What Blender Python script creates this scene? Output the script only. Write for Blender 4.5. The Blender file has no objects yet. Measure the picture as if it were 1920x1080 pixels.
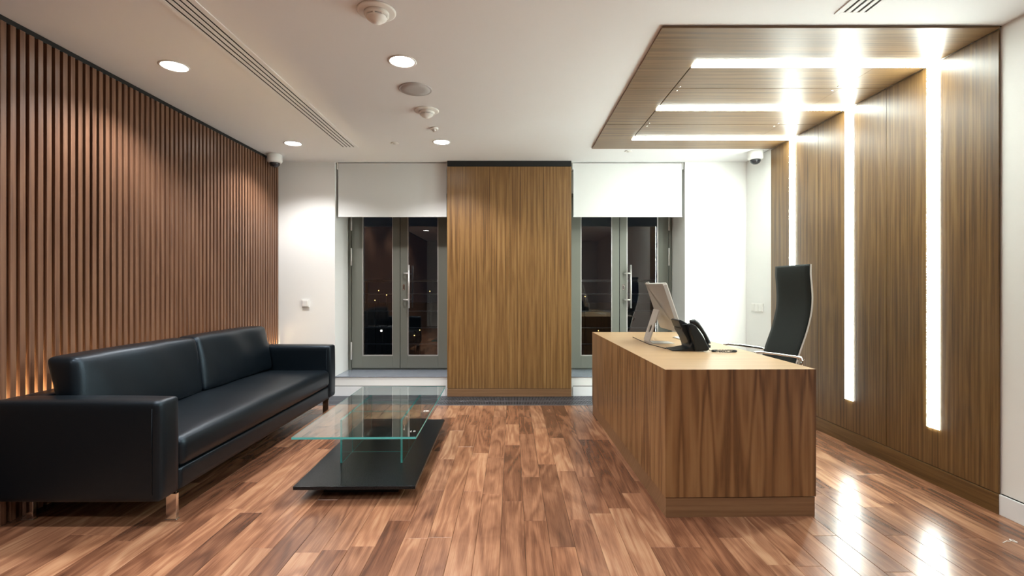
import bpy, bmesh, math, random
from mathutils import Vector, Matrix
random.seed(7)
PI = math.pi
S = bpy.context.scene
COL = S.collection

# ------------------------------------------------------------------ camera, world, exposure
CAMH = 1.22
F = 920.0
HOR = 537.0
cam_d = bpy.data.cameras.new('camera'); cam = bpy.data.objects.new('camera', cam_d); COL.objects.link(cam)
cam.location = (0, 0, CAMH); cam.rotation_euler = (PI/2, 0, 0)
cam_d.sensor_width = 36; cam_d.lens = 36*F/1920; cam_d.shift_y = -3/1920
cam_d.clip_start = 0.02; cam_d.clip_end = 600
S.camera = cam
S.view_settings.view_transform = 'Standard'; S.view_settings.look = 'None'
S.view_settings.gamma = 1; S.view_settings.use_curve_mapping = False
S.view_settings.exposure = 0.12
W = bpy.data.worlds.new('night'); S.world = W; W.use_nodes = True
W.node_tree.nodes['Background'].inputs[0].default_value = (0.006, 0.009, 0.016, 1)
W.node_tree.nodes['Background'].inputs[1].default_value = 0.35

STRIP_E = 50.0
SPOT_W = 122.0
DISC_E = 30.0
GLOW_E = 260.0         # warm strip behind the slats

# ------------------------------------------------------------------ materials
def mat(name):
    m = bpy.data.materials.new(name); m.use_nodes = True
    nt = m.node_tree; b = nt.nodes['Principled BSDF']
    return m, nt, b
def simple(name, col, rough=.5, metal=0, bump=0, bscale=200, spec=.5, coat=0):
    m, nt, b = mat(name)
    b.inputs['Base Color'].default_value = (*col, 1); b.inputs['Roughness'].default_value = rough
    b.inputs['Metallic'].default_value = metal; b.inputs['Specular IOR Level'].default_value = spec
    b.inputs['Coat Weight'].default_value = coat
    tc = nt.nodes.new('ShaderNodeTexCoord'); n = nt.nodes.new('ShaderNodeTexNoise'); n.inputs['Scale'].default_value = bscale
    nt.links.new(tc.outputs['Object'], n.inputs['Vector'])
    r = nt.nodes.new('ShaderNodeMapRange'); r.inputs['To Min'].default_value = max(0, rough-.04); r.inputs['To Max'].default_value = rough+.04
    nt.links.new(n.outputs['Fac'], r.inputs['Value']); nt.links.new(r.outputs[0], b.inputs['Roughness'])
    if bump:
        bp = nt.nodes.new('ShaderNodeBump'); bp.inputs['Strength'].default_value = bump; bp.inputs['Distance'].default_value = .002
        nt.links.new(n.outputs['Fac'], bp.inputs['Height']); nt.links.new(bp.outputs[0], b.inputs['Normal'])
    return m
def emis(name, col, e):
    m = bpy.data.materials.new(name); m.use_nodes = True; nt = m.node_tree; nt.nodes.clear()
    em = nt.nodes.new('ShaderNodeEmission'); em.inputs[0].default_value = (*col, 1); em.inputs[1].default_value = e
    o = nt.nodes.new('ShaderNodeOutputMaterial'); nt.links.new(em.outputs[0], o.inputs[0]); return m
def math_(nt, op, a, b=None, c=None):
    n = nt.nodes.new('ShaderNodeMath'); n.operation = op
    for i, v in enumerate((a, b, c)):
        if v is None: continue
        if isinstance(v, (int, float)): n.inputs[i].default_value = v
        else: nt.links.new(v, n.inputs[i])
    return n.outputs[0]
def ramp(nt, fac, stops):
    r = nt.nodes.new('ShaderNodeValToRGB'); cr = r.color_ramp
    while len(cr.elements) < len(stops): cr.elements.new(.5)
    for e, (p, c) in zip(cr.elements, stops): e.position = p; e.color = (*c, 1)
    nt.links.new(fac, r.inputs[0]); return r.outputs[0]
def mixc(nt, fac, a, b, mode='MIX'):
    m = nt.nodes.new('ShaderNodeMix'); m.data_type = 'RGBA'; m.blend_type = mode
    for i, v in ((0, fac), (6, a), (7, b)):
        if isinstance(v, (int, float)): m.inputs[i].default_value = v
        elif isinstance(v, tuple): m.inputs[i].default_value = (*v, 1)
        else: nt.links.new(v, m.inputs[i])
    return m.outputs[2]
def noise(nt, vec, scale=1, detail=3, rough=.5, dist=0):
    n = nt.nodes.new('ShaderNodeTexNoise'); n.inputs['Scale'].default_value = scale; n.inputs['Detail'].default_value = detail
    n.inputs['Roughness'].default_value = rough; n.inputs['Distortion'].default_value = dist
    nt.links.new(vec, n.inputs['Vector']); return n.outputs['Fac']
def comb(nt, x, y, z):
    c = nt.nodes.new('ShaderNodeCombineXYZ')
    for i, v in enumerate((x, y, z)):
        if isinstance(v, (int, float)): c.inputs[i].default_value = v
        else: nt.links.new(v, c.inputs[i])
    return c.outputs[0]

def veneer(name, grain, leaf, c0, c1, c2, rough=.32, streak=1.0, leafy=.5, rnd=False):
    """wood veneer; grain = 'z' (upright), 'x' or 'y'; mirrored leaves of width `leaf`"""
    m, nt, b = mat(name)
    tc = nt.nodes.new('ShaderNodeTexCoord'); sp = nt.nodes.new('ShaderNodeSeparateXYZ'); nt.links.new(tc.outputs['Object'], sp.inputs[0])
    X, Y, Z = sp.outputs
    if grain == 'z': across, along, oth = math_(nt, 'ADD', X, Y), Z, 0.0
    elif grain == 'x': across, along, oth = math_(nt, 'ADD', Y, math_(nt, 'MULTIPLY', Z, 1.0)), X, 0.0
    else: across, along, oth = math_(nt, 'ADD', X, math_(nt, 'MULTIPLY', Z, 1.0)), Y, 0.0
    across = math_(nt, 'ADD', across, 20.03)
    if rnd:
        oi = nt.nodes.new('ShaderNodeObjectInfo'); across = math_(nt, 'ADD', across, math_(nt, 'MULTIPLY', oi.outputs['Random'], 30.0))
    lf = math_(nt, 'PINGPONG', across, leaf)
    lid = math_(nt, 'FLOOR', math_(nt, 'DIVIDE', across, leaf*2))
    # broad figure: contours of stretched noise
    v1 = comb(nt, math_(nt, 'MULTIPLY', lf, 7.0), math_(nt, 'MULTIPLY', along, .55), math_(nt, 'MULTIPLY', lid, .12))
    n1 = noise(nt, v1, 1, 2, .5)
    rings = math_(nt, 'SINE', math_(nt, 'MULTIPLY', n1, 42.0))
    rings = math_(nt, 'MULTIPLY_ADD', rings, .5, .5)
    # straight streaks
    v2 = comb(nt, math_(nt, 'MULTIPLY', lf, 55.0), math_(nt, 'MULTIPLY', along, .8), lid)
    n2 = noise(nt, v2, 1, 4, .6)
    # pores
    v3 = comb(nt, math_(nt, 'MULTIPLY', across, 500.0), math_(nt, 'MULTIPLY', along, 14.0), 0.0)
    n3 = noise(nt, v3, 1, 2, .6)
    f = math_(nt, 'ADD', math_(nt, 'MULTIPLY', rings, .5*leafy), math_(nt, 'MULTIPLY', math_(nt, 'SUBTRACT', n2, .5), 1.7*streak))
    f = math_(nt, 'ADD', f, .5-.25*leafy)
    f = math_(nt, 'ADD', f, math_(nt, 'MULTIPLY', math_(nt, 'SUBTRACT', n3, .5), .35))
    col = ramp(nt, f, [(.0, c0), (.45, c1), (1., c2)])
    nt.links.new(col, b.inputs['Base Color']); b.inputs['Roughness'].default_value = rough
    bp = nt.nodes.new('ShaderNodeBump'); bp.inputs['Strength'].default_value = .12; bp.inputs['Distance'].default_value = .001
    nt.links.new(n3, bp.inputs['Height']); nt.links.new(bp.outputs[0], b.inputs['Normal'])
    return m

def plank_mat():
    m, nt, b = mat('walnut_plank')
    tc = nt.nodes.new('ShaderNodeTexCoord'); sp = nt.nodes.new('ShaderNodeSeparateXYZ'); nt.links.new(tc.outputs['Object'], sp.inputs[0])
    oi = nt.nodes.new('ShaderNodeObjectInfo'); R = oi.outputs['Random']
    X, Y = sp.outputs[0], sp.outputs[1]
    off = math_(nt, 'MULTIPLY', R, 57.0)
    v = comb(nt, math_(nt, 'MULTIPLY', X, 8.0), math_(nt, 'MULTIPLY', Y, 1.1), off)
    n1 = noise(nt, v, 1, 1.5, .45, .4)
    rings = math_(nt, 'MULTIPLY_ADD', math_(nt, 'SINE', math_(nt, 'MULTIPLY', n1, 40.0)), .5, .5)
    v2 = comb(nt, math_(nt, 'MULTIPLY', X, 60.0), math_(nt, 'MULTIPLY', Y, 2.2), off); n2 = noise(nt, v2, 1, 4, .65)
    v3 = comb(nt, math_(nt, 'MULTIPLY', X, 5.0), math_(nt, 'MULTIPLY', Y, 2.0), math_(nt, 'ADD', off, 9.0)); n4 = noise(nt, v3, 1, 3, .55, .8)
    v5 = comb(nt, math_(nt, 'MULTIPLY', X, 190.0), math_(nt, 'MULTIPLY', Y, 7.0), off); n5 = noise(nt, v5, 1, 2, .6)
    f = math_(nt, 'ADD', math_(nt, 'MULTIPLY', rings, .24), math_(nt, 'MULTIPLY', math_(nt, 'SUBTRACT', n2, .5), .46))
    f = math_(nt, 'ADD', f, math_(nt, 'MULTIPLY', math_(nt, 'SUBTRACT', n4, .5), .85))
    f = math_(nt, 'ADD', f, math_(nt, 'MULTIPLY', math_(nt, 'SUBTRACT', n5, .5), .42))
    f = math_(nt, 'ADD', f, .36)
    # tone of each board
    r2 = math_(nt, 'FRACT', math_(nt, 'MULTIPLY', R, 91.7))
    f = math_(nt, 'ADD', f, math_(nt, 'MULTIPLY', math_(nt, 'SUBTRACT', r2, .5), .52))
    ca = ramp(nt, f, [(0., (.085, .036, .021)), (.33, (.175, .074, .039)), (.65, (.305, .143, .077)), (1., (.46, .255, .142))])
    r3 = math_(nt, 'FRACT', math_(nt, 'MULTIPLY', R, 37.3))
    cb = mixc(nt, math_(nt, 'MULTIPLY', r3, .45), ca, (.86, .98, 1.1), 'MULTIPLY')
    kn = noise(nt, comb(nt, math_(nt, 'MULTIPLY', X, 7.), math_(nt, 'MULTIPLY', Y, 3.5), math_(nt, 'ADD', off, 3.0)), 1, 1, .5)
    kf = nt.nodes.new('ShaderNodeMapRange'); kf.inputs['From Min'].default_value = .70; kf.inputs['From Max'].default_value = .80
    nt.links.new(kn, kf.inputs['Value'])
    cc = mixc(nt, math_(nt, 'MULTIPLY', kf.outputs[0], .6), cb, (.08, .035, .02))
    nt.links.new(cc, b.inputs['Base Color'])
    rg = nt.nodes.new('ShaderNodeMapRange'); rg.inputs['To Min'].default_value = .21; rg.inputs['To Max'].default_value = .29
    nt.links.new(n2, rg.inputs['Value']); nt.links.new(rg.outputs[0], b.inputs['Roughness'])
    return m

W0, W1, W2 = (.036, .015, .004), (.120, .060, .018), (.225, .130, .046)
M = {}
M['ven_z'] = veneer('walnut_veneer_upright', 'z', .19, W0, W1, W2, .36, 1.15, .3)
M['ven_x'] = veneer('walnut_veneer_crosswise', 'x', .23, (.055, .026, .009), (.150, .082, .031), (.27, .165, .072), .38, 1.0, .2)
M['ven_pillar'] = veneer('walnut_veneer_golden', 'z', .17, (.065, .028, .008), (.180, .092, .030), (.31, .180, .068), .36, 1.2, .25)
M['ven_base'] = veneer('walnut_skirting', 'y', .4, W0, W1, W2, .35, .7, .2)
M['ven_basex'] = veneer('walnut_skirting_crosswise', 'x', .4, (.08, .038, .018), (.19, .10, .048), (.28, .165, .082), .35, .7, .2)
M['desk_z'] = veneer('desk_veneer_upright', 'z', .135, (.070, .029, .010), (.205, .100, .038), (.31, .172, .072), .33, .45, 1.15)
M['desk_x_glare'] = veneer('desk_veneer_top_glare', 'x', .27, (.26, .155, .08), (.42, .27, .145), (.52, .36, .21), .3, .8, .3)  # desk veneer made paler: glare of the line lights put into the colour
M['slat'] = veneer('walnut_slat', 'z', .5, (.055, .023, .012), (.140, .066, .036), (.235, .125, .072), .4, .9, .3, rnd=True)
M['plank'] = plank_mat()
M['white'] = simple('white_wall_paint', (.80, .80, .78), .7, bump=.05, bscale=300)
M['frontwall'] = simple('grey_wall_paint', (.62, .62, .60), .8)
M['ceil'] = simple('ceiling_paint', (.80, .81, .82), .8, bump=.03, bscale=250)
M['trim'] = simple('white_lacquer', (.78, .79, .80), .35)
M['plastic'] = simple('white_plastic', (.78, .77, .74), .4)
M['black'] = simple('black_gap', (.008, .008, .008), .8)
M['dark_back'] = simple('dark_brown_backing', (.030, .016, .010), .7)
M['leather'] = simple('black_leather', (.0016, .0032, .0050), .36, bump=.25, bscale=420, spec=.5)
M['leather'].node_tree.nodes['Principled BSDF'].inputs['Specular Tint'].default_value = (.60, .80, 1.0, 1)
M['chrome'] = simple('polished_chrome', (.75, .74, .72), .12, 1)
M['steel'] = simple('brushed_steel', (.34, .38, .45), .24, .45)
M['alu'] = simple('satin_aluminium', (.66, .64, .62), .42, .75)
M['pcalu'] = simple('silver_computer_shell', (.40, .37, .345), .4, .35)
M['doorframe'] = simple('grey_green_metal', (.155, .160, .135), .42, .2)
M['blind'] = simple('blind_fabric', (.66, .67, .66), .9, bump=.3, bscale=900)
M['blacklac'] = simple('black_stained_wood', (.006, .008, .010), .28, bump=.08, bscale=300, spec=.28)
M['blackpl'] = simple('black_plastic', (.006, .009, .012), .36, spec=.35)
M['grille'] = simple('grey_anodised_grille', (.20, .21, .24), .35, .8)
M['fabric'] = simple('black_mesh_upholstery', (.007, .0105, .010), .6, bump=.3, bscale=700, spec=.35)
M['backing'] = simple('brown_felt_backing', (.042, .034, .024), .8)
M['speaker'] = simple('speaker_cloth', (.50, .49, .49), .8, bump=.4, bscale=900)
M['concrete'] = simple('balcony_concrete', (.12, .12, .12), .8, bump=.2, bscale=60)
M['city'] = simple('dark_ground', (.010, .010, .011), .95, bump=.2, bscale=2)
M['screen'] = simple('dark_screen_glass', (.01, .01, .012), .08)
M['dome'] = simple('smoked_dome', (.02, .02, .024), .08)
M['strip'] = emis('line_light_diffuser', (.90, 1.0, .93), STRIP_E)
M['disc'] = emis('downlight_diffuser', (1., .96, .90), DISC_E)
M['glow'] = emis('warm_led_strip', (1., .74, .40), GLOW_E)
M['streetlight'] = emis('street_lamp_glow', (1., .5, .15), 6)
M['streetwhite'] = emis('street_lamp_white_glow', (1., .85, .75), 14)
def glassm(name, tint, rough=0, edge=None):
    m, nt, b = mat(name)
    b.inputs['Base Color'].default_value = (*tint, 1); b.inputs['Transmission Weight'].default_value = 1
    b.inputs['Roughness'].default_value = rough; b.inputs['IOR'].default_value = 1.5
    return m
M['pane'] = glassm('window_glass', (.86, .88, .88))
M['pane'].node_tree.nodes['Principled BSDF'].inputs['IOR'].default_value = 1.75
M['tglass'] = glassm('table_glass', (.90, .985, .965))
def edge_glass():
    m, nt, b = mat('green_glass_edge')
    b.inputs['Base Color'].default_value = (.12, .62, .62, 1); b.inputs['Roughness'].default_value = .25
    b.inputs['Transmission Weight'].default_value = .25; b.inputs['IOR'].default_value = 1.5
    return m
M['tedge'] = edge_glass()

# ------------------------------------------------------------------ mesh helpers
class MB:
    def __init__(s): s.v = []; s.f = []; s.sm = []; s.mi = []
    def add(s, vs, fs, smooth=False, mi=0):
        o = len(s.v); s.v += [tuple(v) for v in vs]
        for f in fs: s.f.append(tuple(i+o for i in f)); s.sm.append(smooth); s.mi.append(mi)
    def box(s, x0, x1, y0, y1, z0, z1, mi=0):
        s.add([(x0,y0,z0),(x1,y0,z0),(x1,y1,z0),(x0,y1,z0),(x0,y0,z1),(x1,y0,z1),(x1,y1,z1),(x0,y1,z1)],
              [(0,3,2,1),(4,5,6,7),(0,1,5,4),(1,2,6,5),(2,3,7,6),(3,0,4,7)], mi=mi)
    def prism(s, poly, axis, a, b, smooth=False):
        """poly: 2D points extruded along axis from a to b"""
        n = len(poly)
        def P(p, t):
            return {'x': (t, p[0], p[1]), 'y': (p[0], t, p[1]), 'z': (p[0], p[1], t)}[axis]
        vs = [P(p, a) for p in poly]+[P(p, b) for p in poly]
        s.add(vs, [tuple(range(n))[::-1], tuple(range(n, 2*n))]); 
        o = len(s.v)-2*n
        for i in range(n):
            j = (i+1) % n; s.f.append((o+i, o+j, o+n+j, o+n+i)); s.sm.append(smooth); s.mi.append(0)
    def tube(s, pts, r, n=10, closed=False):
        pts = [Vector(p) for p in pts]; m = len(pts); rings = []
        up = Vector((0, 0, 1))
        for i, p in enumerate(pts):
            t = (pts[(i+1) % m]-pts[i-1]) if closed else (pts[min(i+1, m-1)]-pts[max(i-1, 0)])
            t.normalize(); a = t.cross(up)
            if a.length < .05: a = t.cross(Vector((1, 0, 0)))
            a.normalize(); b = t.cross(a)
            rr = r[i] if isinstance(r, (list, tuple)) else r
            rings.append([p+a*math.cos(2*PI*k/n)*rr+b*math.sin(2*PI*k/n)*rr for k in range(n)])
        vs = [v for q in rings for v in q]; fs = []
        for i in range(m if closed else m-1):
            j = (i+1) % m
            for k in range(n): fs.append((i*n+k, i*n+(k+1) % n, j*n+(k+1) % n, j*n+k))
        s.add(vs, fs, True)
        if not closed:
            o = len(s.v)-len(vs)
            s.f.append(tuple(o+k for k in range(n))[::-1]); s.sm.append(False); s.mi.append(0)
            s.f.append(tuple(o+(m-1)*n+k for k in range(n))); s.sm.append(False); s.mi.append(0)
    def lathe(s, prof, c=(0, 0, 0), n=40, smooth=True, axis='z'):
        """prof: (r, z) list"""
        vs = []; fs = []
        for (r, z) in prof:
            for k in range(n):
                a = 2*PI*k/n
                vs.append((c[0]+r*math.cos(a), c[1]+r*math.sin(a), c[2]+z))
        for i in range(len(prof)-1):
            for k in range(n): fs.append((i*n+k, i*n+(k+1) % n, (i+1)*n+(k+1) % n, (i+1)*n+k))
        s.add(vs, fs, smooth)
        o = len(s.v)-len(vs)
        if prof[0][0] > 1e-4: s.f.append(tuple(o+k for k in range(n))[::-1]); s.sm.append(False); s.mi.append(0)
        if prof[-1][0] > 1e-4: s.f.append(tuple(o+(len(prof)-1)*n+k for k in range(n))); s.sm.append(False); s.mi.append(0)
    def build(s, name, m, parent=None, bevel=0, seg=2, loc=None, wn=True):
        me = bpy.data.meshes.new(name)
        org = Vector(loc) if loc is not None else Vector((0, 0, 0))
        me.from_pydata([tuple(Vector(v)-org) for v in s.v], [], s.f)
        for p, q, i in zip(me.polygons, s.sm, s.mi): p.use_smooth = q; p.material_index = i
        for x in (m if isinstance(m, (list, tuple)) else [m]): me.materials.append(M[x])
        bm = bmesh.new(); bm.from_mesh(me); bmesh.ops.recalc_face_normals(bm, faces=bm.faces); bm.to_mesh(me); bm.free()
        o = bpy.data.objects.new(name, me); COL.objects.link(o)
        if parent is not None:
            o.parent = parent
            pl = Vector((0, 0, 0)); q = parent
            while q is not None: pl += q.location; q = q.parent
            o.location = org-pl if parent.get('_world') else org
        else: o.location = org
        if bevel:
            b = o.modifiers.new('b', 'BEVEL'); b.width = bevel; b.segments = seg; b.limit_method = 'ANGLE'; b.angle_limit = .6
            b.harden_normals = False
            for p in me.polygons: p.use_smooth = True
            w = o.modifiers.new('w', 'WEIGHTED_NORMAL'); w.keep_sharp = True
        return o
def thing(name, label, cat, loc=(0, 0, 0), rz=0, group=None):
    """Empty at the base of a thing; with rz == 0 its parts may be given in world coordinates"""
    o = bpy.data.objects.new(name, None); COL.objects.link(o); o.location = loc; o.rotation_euler = (0, 0, rz)
    o.empty_display_size = .1
    o['label'] = label; o['category'] = cat
    if group: o['group'] = group
    if rz == 0: o['_world'] = 1
    return o
def tag(o, label, cat, group=None):
    o['label'] = label; o['category'] = cat
    if group: o['group'] = group
    return o
def struct(o): o['kind'] = 'structure'; return o
def box(name, m, x0, x1, y0, y1, z0, z1, parent=None, bevel=0, seg=2):
    b = MB(); b.box(x0, x1, y0, y1, z0, z1)
    return b.build(name, m, parent, bevel, seg)
def copy_tree(o, loc, label=None):
    c = o.copy(); COL.objects.link(c); c.location = loc
    if label: c['label'] = label
    for ch in o.children:
        k = ch.copy(); COL.objects.link(k); k.parent = c
        for g in ch.children:
            h = g.copy(); COL.objects.link(h); h.parent = k
    return c

# ------------------------------------------------------------------ room shell
CZ = 2.61; LX = -2.70; RX = 2.615; BY = 5.475; DY = 5.935; FY = -3.2
sub = struct(box('floor', 'black', -2.9, 2.9, FY-.1, 6.1, -.12, -.012))
struct(box('ceiling', 'ceil', -2.9, 2.9, FY-.1, 6.2, CZ, CZ+.12))
struct(box('wall_left', 'dark_back', LX-.12, LX, FY, 6.1, 0, CZ))
struct(box('wall_right', 'white', RX, RX+.12, FY, 6.1, 0, CZ))
struct(box('wall_front', 'frontwall', LX, RX, FY-.12, FY, 0, CZ))
wb = MB()
wb.box(LX, -1.976, BY, DY+.06, 0, CZ)
wb.box(-.715, .655, BY, DY+.06, 0, CZ)
wb.box(1.93, RX, BY, DY+.06, 0, CZ)
wb.box(-1.976, -.715, BY, DY+.06, 0, .209)
wb.box(.655, 1.93, BY, DY+.06, 0, .209)
wb.box(-1.976, -.715, DY, DY+.06, 2.34, CZ)
wb.box(.655, 1.93, DY, DY+.06, 2.34, CZ)
struct(wb.build('wall_back', 'white'))
# white skirting with the recessed shadow line above it
def skirt(name, segs):
    b = MB()
    for s in segs: b.box(*s)
    return struct(b.build(name, 'trim', bevel=.002))
skirt('baseboard_back', [(LX+.03, -.74, BY-.012, BY, 0, .104), (.68, RX-.001, BY-.012, BY, 0, .104)])
skirt('baseboard_right', [(RX-.012, RX, FY, 2.625, 0, .108), (RX-.012, RX, 4.935, BY-.012, 0, .108)])
g = MB()
g.box(LX+.03, -.74, BY-.002, BY-.0005, .104, .111); g.box(.68, RX-.01, BY-.002, BY-.0005, .104, .111)
g.box(RX-.002, RX-.0005, FY, 2.62, .108, .114)
struct(g.build('trim_1', 'black'))

# planks: every board in view is its own piece
PW = .1175
def plank_mb(b, x0, x1, y0, y1):
    e = .0012; g_ = .0005; x0 += g_; x1 -= g_; y0 += g_; y1 -= g_
    z = random.uniform(-.0003, .0003)
    b.add([(x0,y0,-.012),(x1,y0,-.012),(x1,y1,-.012),(x0,y1,-.012),(x0,y0,z-e),(x1,y0,z-e),(x1,y1,z-e),(x0,y1,z-e),
           (x0+e,y0+e,z),(x1-e,y0+e,z),(x1-e,y1-e,z),(x0+e,y1-e,z)],
          [(0,1,5,4),(1,2,6,5),(2,3,7,6),(3,0,4,7),(4,5,9,8),(5,6,10,9),(6,7,11,10),(7,4,8,11),(8,9,10,11),(0,3,2,1)])
PY1 = 5.03
rest = MB(); row = 0; x = -2.64
npl = 0
while x < 2.61:
    x1 = min(x+PW, 2.612)
    y = PY1; first = True
    while y > 1.75:
        L = random.choice([.55, .7, .85, 1.0, 1.15, 1.3])*random.uniform(.9, 1.1)
        if first: L *= random.uniform(.3, 1); first = False
        y0 = y-L
        if y0 < 1.75: y0 = min(y0, y-.3)
        b = MB(); plank_mb(b, x, x1, y0, y)
        b.build('plank', 'plank', sub, loc=((x+x1)/2, (y0+y)/2, 0)); npl += 1
        y = y0
    while y > FY:
        y0 = max(FY, y-random.uniform(.6, 1.2)); plank_mb(rest, x, x1, y0, y); y = y0
    x = x1
print('planks', npl)
ro = rest.build('planking', 'plank', sub); ro['kind'] = 'stuff'

# floor convector grille along the window wall
gr = thing('floor_grille', 'long grey metal floor grille running along the foot of the window wall', 'grille', (0, 5.03, 0))
box('tray', 'black', -2.62, 2.60, 5.034, BY-.014, -.011, -.010, gr)
b = MB()
for (y0, y1) in ((5.032, 5.062), (5.215, 5.235), (5.43, 5.458)): b.box(-2.62, 2.60, y0, y1, -.009, .002)
b.build('frame', 'grille', gr, .001)
b = MB(); xx = -2.61
while xx < 2.59: b.box(xx, xx+.009, 5.06, 5.432, -.008, .0005); xx += .0165
o = b.build('bars', 'grille', gr); o['kind'] = 'stuff'

# ------------------------------------------------------------------ slatted wall on the left
SLX = -2.60
sw = thing('slatted_wall_cladding', 'tall wall cladding of thin upright walnut slats behind the black sofa', 'wall panel', (SLX, 2.0, 0))
box('top_rail', 'black', LX+.001, SLX-.010, FY+.01, BY-.002, 2.579, CZ-.001, sw)
SM = MB(); SM.box(-.022, 0, 0, .030, 0, 2.578)
y = 1.0; PITCH = .0498; base = None
while y < BY-.032:
    if base is None:
        base = SM.build('slat', 'slat', sw, loc=None, bevel=.0015, seg=1)
        base.location = (0, y-2.0, 0)
    else:
        c = base.copy(); COL.objects.link(c); c.parent = sw; c.location = (0, y-2.0, 0)
    y += PITCH
far_sl = MB(); y = .95
while y > FY+.05: far_sl.box(SLX-.022, SLX, y, y+.030, 0, 2.578); y -= PITCH
o = far_sl.build('slatting', 'slat', sw); o['kind'] = 'stuff'
bk = box('backing', 'backing', LX+.001, LX+.010, FY+.01, BY-.002, .06, 2.578, sw)
led = box('led_strip', 'glow', -2.680, -2.655, 2.45, BY-.03, .55, .556, sw)
box('led_shelf', 'dark_back', LX+.010, -2.645, FY+.02, BY-.03, .535, .549, sw)

# ------------------------------------------------------------------ wooden canopy, wall cladding and line lights on the right
CB = CZ-.015; CT = CZ-.001
Y0, Y1 = 2.612, 4.905
SY = (3.03, 3.785, 4.555); HW = .043
SEAM = (3.408, 4.168)
XA, XB, XC, XD = .80, 1.12, 2.28, 2.598
g_ = .003
can = thing('ceiling_cladding', 'walnut veneer canopy of flat panels under the ceiling above the desk', 'ceiling panel', (1.7, 3.7, CB))
box('backing', 'black', XA+.006, RX-.003, Y0+.006, Y1-.006, CZ-.004, CZ-.0005, can)
def Lpoly(name, poly):
    b = MB(); b.prism(poly, 'z', CB, CT-.004); return b.build(name, 'ven_x', can)
s1, s2, s3 = SY
Lpoly('panel', [(XA, Y0), (XD, Y0), (XD, s1-HW), (XB-g_, s1-HW), (XB-g_, SEAM[0]-g_/2), (XA, SEAM[0]-g_/2)])
Lpoly('panel', [(XA, SEAM[0]+g_/2), (XB-g_, SEAM[0]+g_/2), (XB-g_, SEAM[1]-g_), (XA, SEAM[1]-g_)])
Lpoly('panel', [(XA, SEAM[1]+g_), (XB-g_, SEAM[1]+g_), (XB-g_, s3+HW), (XD, s3+HW), (XD, Y1), (XA, Y1)])
for (a, c) in ((s1+HW, SEAM[0]-g_), (SEAM[0]+g_, s2-HW), (s2+HW, SEAM[1]-g_), (SEAM[1]+g_, s3-HW)):
    p = box('access_panel', 'ven_x', XB+g_+.002, XC-.001, a, c, CB, CT-.004, can)
    near_seam = c if abs(c-SEAM[0]) < .01 or abs(c-SEAM[1]) < .01 else a
    sgn = -1 if near_seam == c else 1
    for sx in (XB+.035, XC-.035):
        b = MB(); b.lathe([(.0001, -.0035), (.006, -.0030), (.008, 0)], (sx, near_seam+sgn*.03, CB), 14)
        b.build('screw', 'chrome', p)
    box('side_panel', 'ven_x', XC+.001, XD, a, c, CB, CT-.004, can)

PX = 2.602
wc = thing('wall_cladding', 'tall walnut veneer wall panelling with upright line lights behind the office chair', 'wall panel', (PX, 3.7, 0))
box('backing', 'black', PX+.008, RX-.0005, 2.628, 4.925, .0, CB, wc)
WB = .112; WT = CB-.002; SB = .345
cuts = [2.622, SEAM[0], SEAM[1], 4.93]
for i in range(3):
    a, c = cuts[i]+g_/2, cuts[i+1]-g_/2; s = SY[i]
    b = MB(); b.prism([(a, WB), (c, WB), (c, WT), (s+HW, WT), (s+HW, SB), (s-HW, SB), (s-HW, WT), (a, WT)], 'x', PX, PX+.009)
    b.build('panel', 'ven_z', wc)
box('skirting', 'ven_base', PX-.004, PX+.009, 2.622, 4.93, 0, .107, wc, .001)
ord_ = ('nearest the camera', 'middle one of the three', 'farthest, nearest the window wall')
for i, s in enumerate(SY):
    t = thing('line_light', ['bright white line light bent from ceiling down wall, nearest the camera, longest in view',
                             'bright white line light bent from ceiling down wall, middle one of the three',
                             'bright white line light bent from ceiling down wall, behind the office chair back'][i], 'light', (1.9, s, CB), group='line lights of the wooden canopy')
    h = HW+.0025; pr = .006
    b = MB(); b.prism([(s-h, CB-.0003), (s-h, CB-.003), (s-h*.8, CB-pr), (s+h*.8, CB-pr), (s+h, CB-.003), (s+h, CB-.0003), (s+h-.006, CB-.0003), (s+h-.006, CZ-.0045), (s-h+.006, CZ-.0045), (s-h+.006, CB-.0003)], 'x', XB+.004, PX-.0003)
    b.build('ceiling_diffuser', 'strip', t)
    b = MB(); b.prism([(PX-.0003, s-h), (PX-.003, s-h), (PX-pr, s-h*.8), (PX-pr, s+h*.8), (PX-.003, s+h), (PX-.0003, s+h), (PX-.0003, s+h-.006), (PX+.0078, s+h-.006), (PX+.0078, s-h+.006), (PX-.0003, s-h+.006)], 'z', SB+.001, CB-pr-.0005)
    b.build('wall_diffuser', 'strip', t)

# ------------------------------------------------------------------ wooden pillar panel in the middle
pp = thing('pillar_cladding', 'golden walnut panelled pier between the two windows', 'wall panel', (-.03, 5.42, 0))
box('frame', 'black', -.712, .652, 5.436, BY-.001, 0, CZ-.001, pp)
box('head_board', 'black', -.716, .656, 5.425, 5.436, 2.548, CZ-.001, pp)
for (a, c) in ((-.716, -.0285), (-.0265, .656)):
    box('panel', 'ven_pillar', a, c, 5.42, 5.434, .092, 2.543, pp, .0008)
box('skirting', 'ven_basex', -.716, .656, 5.417, 5.434, .003, .087, pp, .001)

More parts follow.
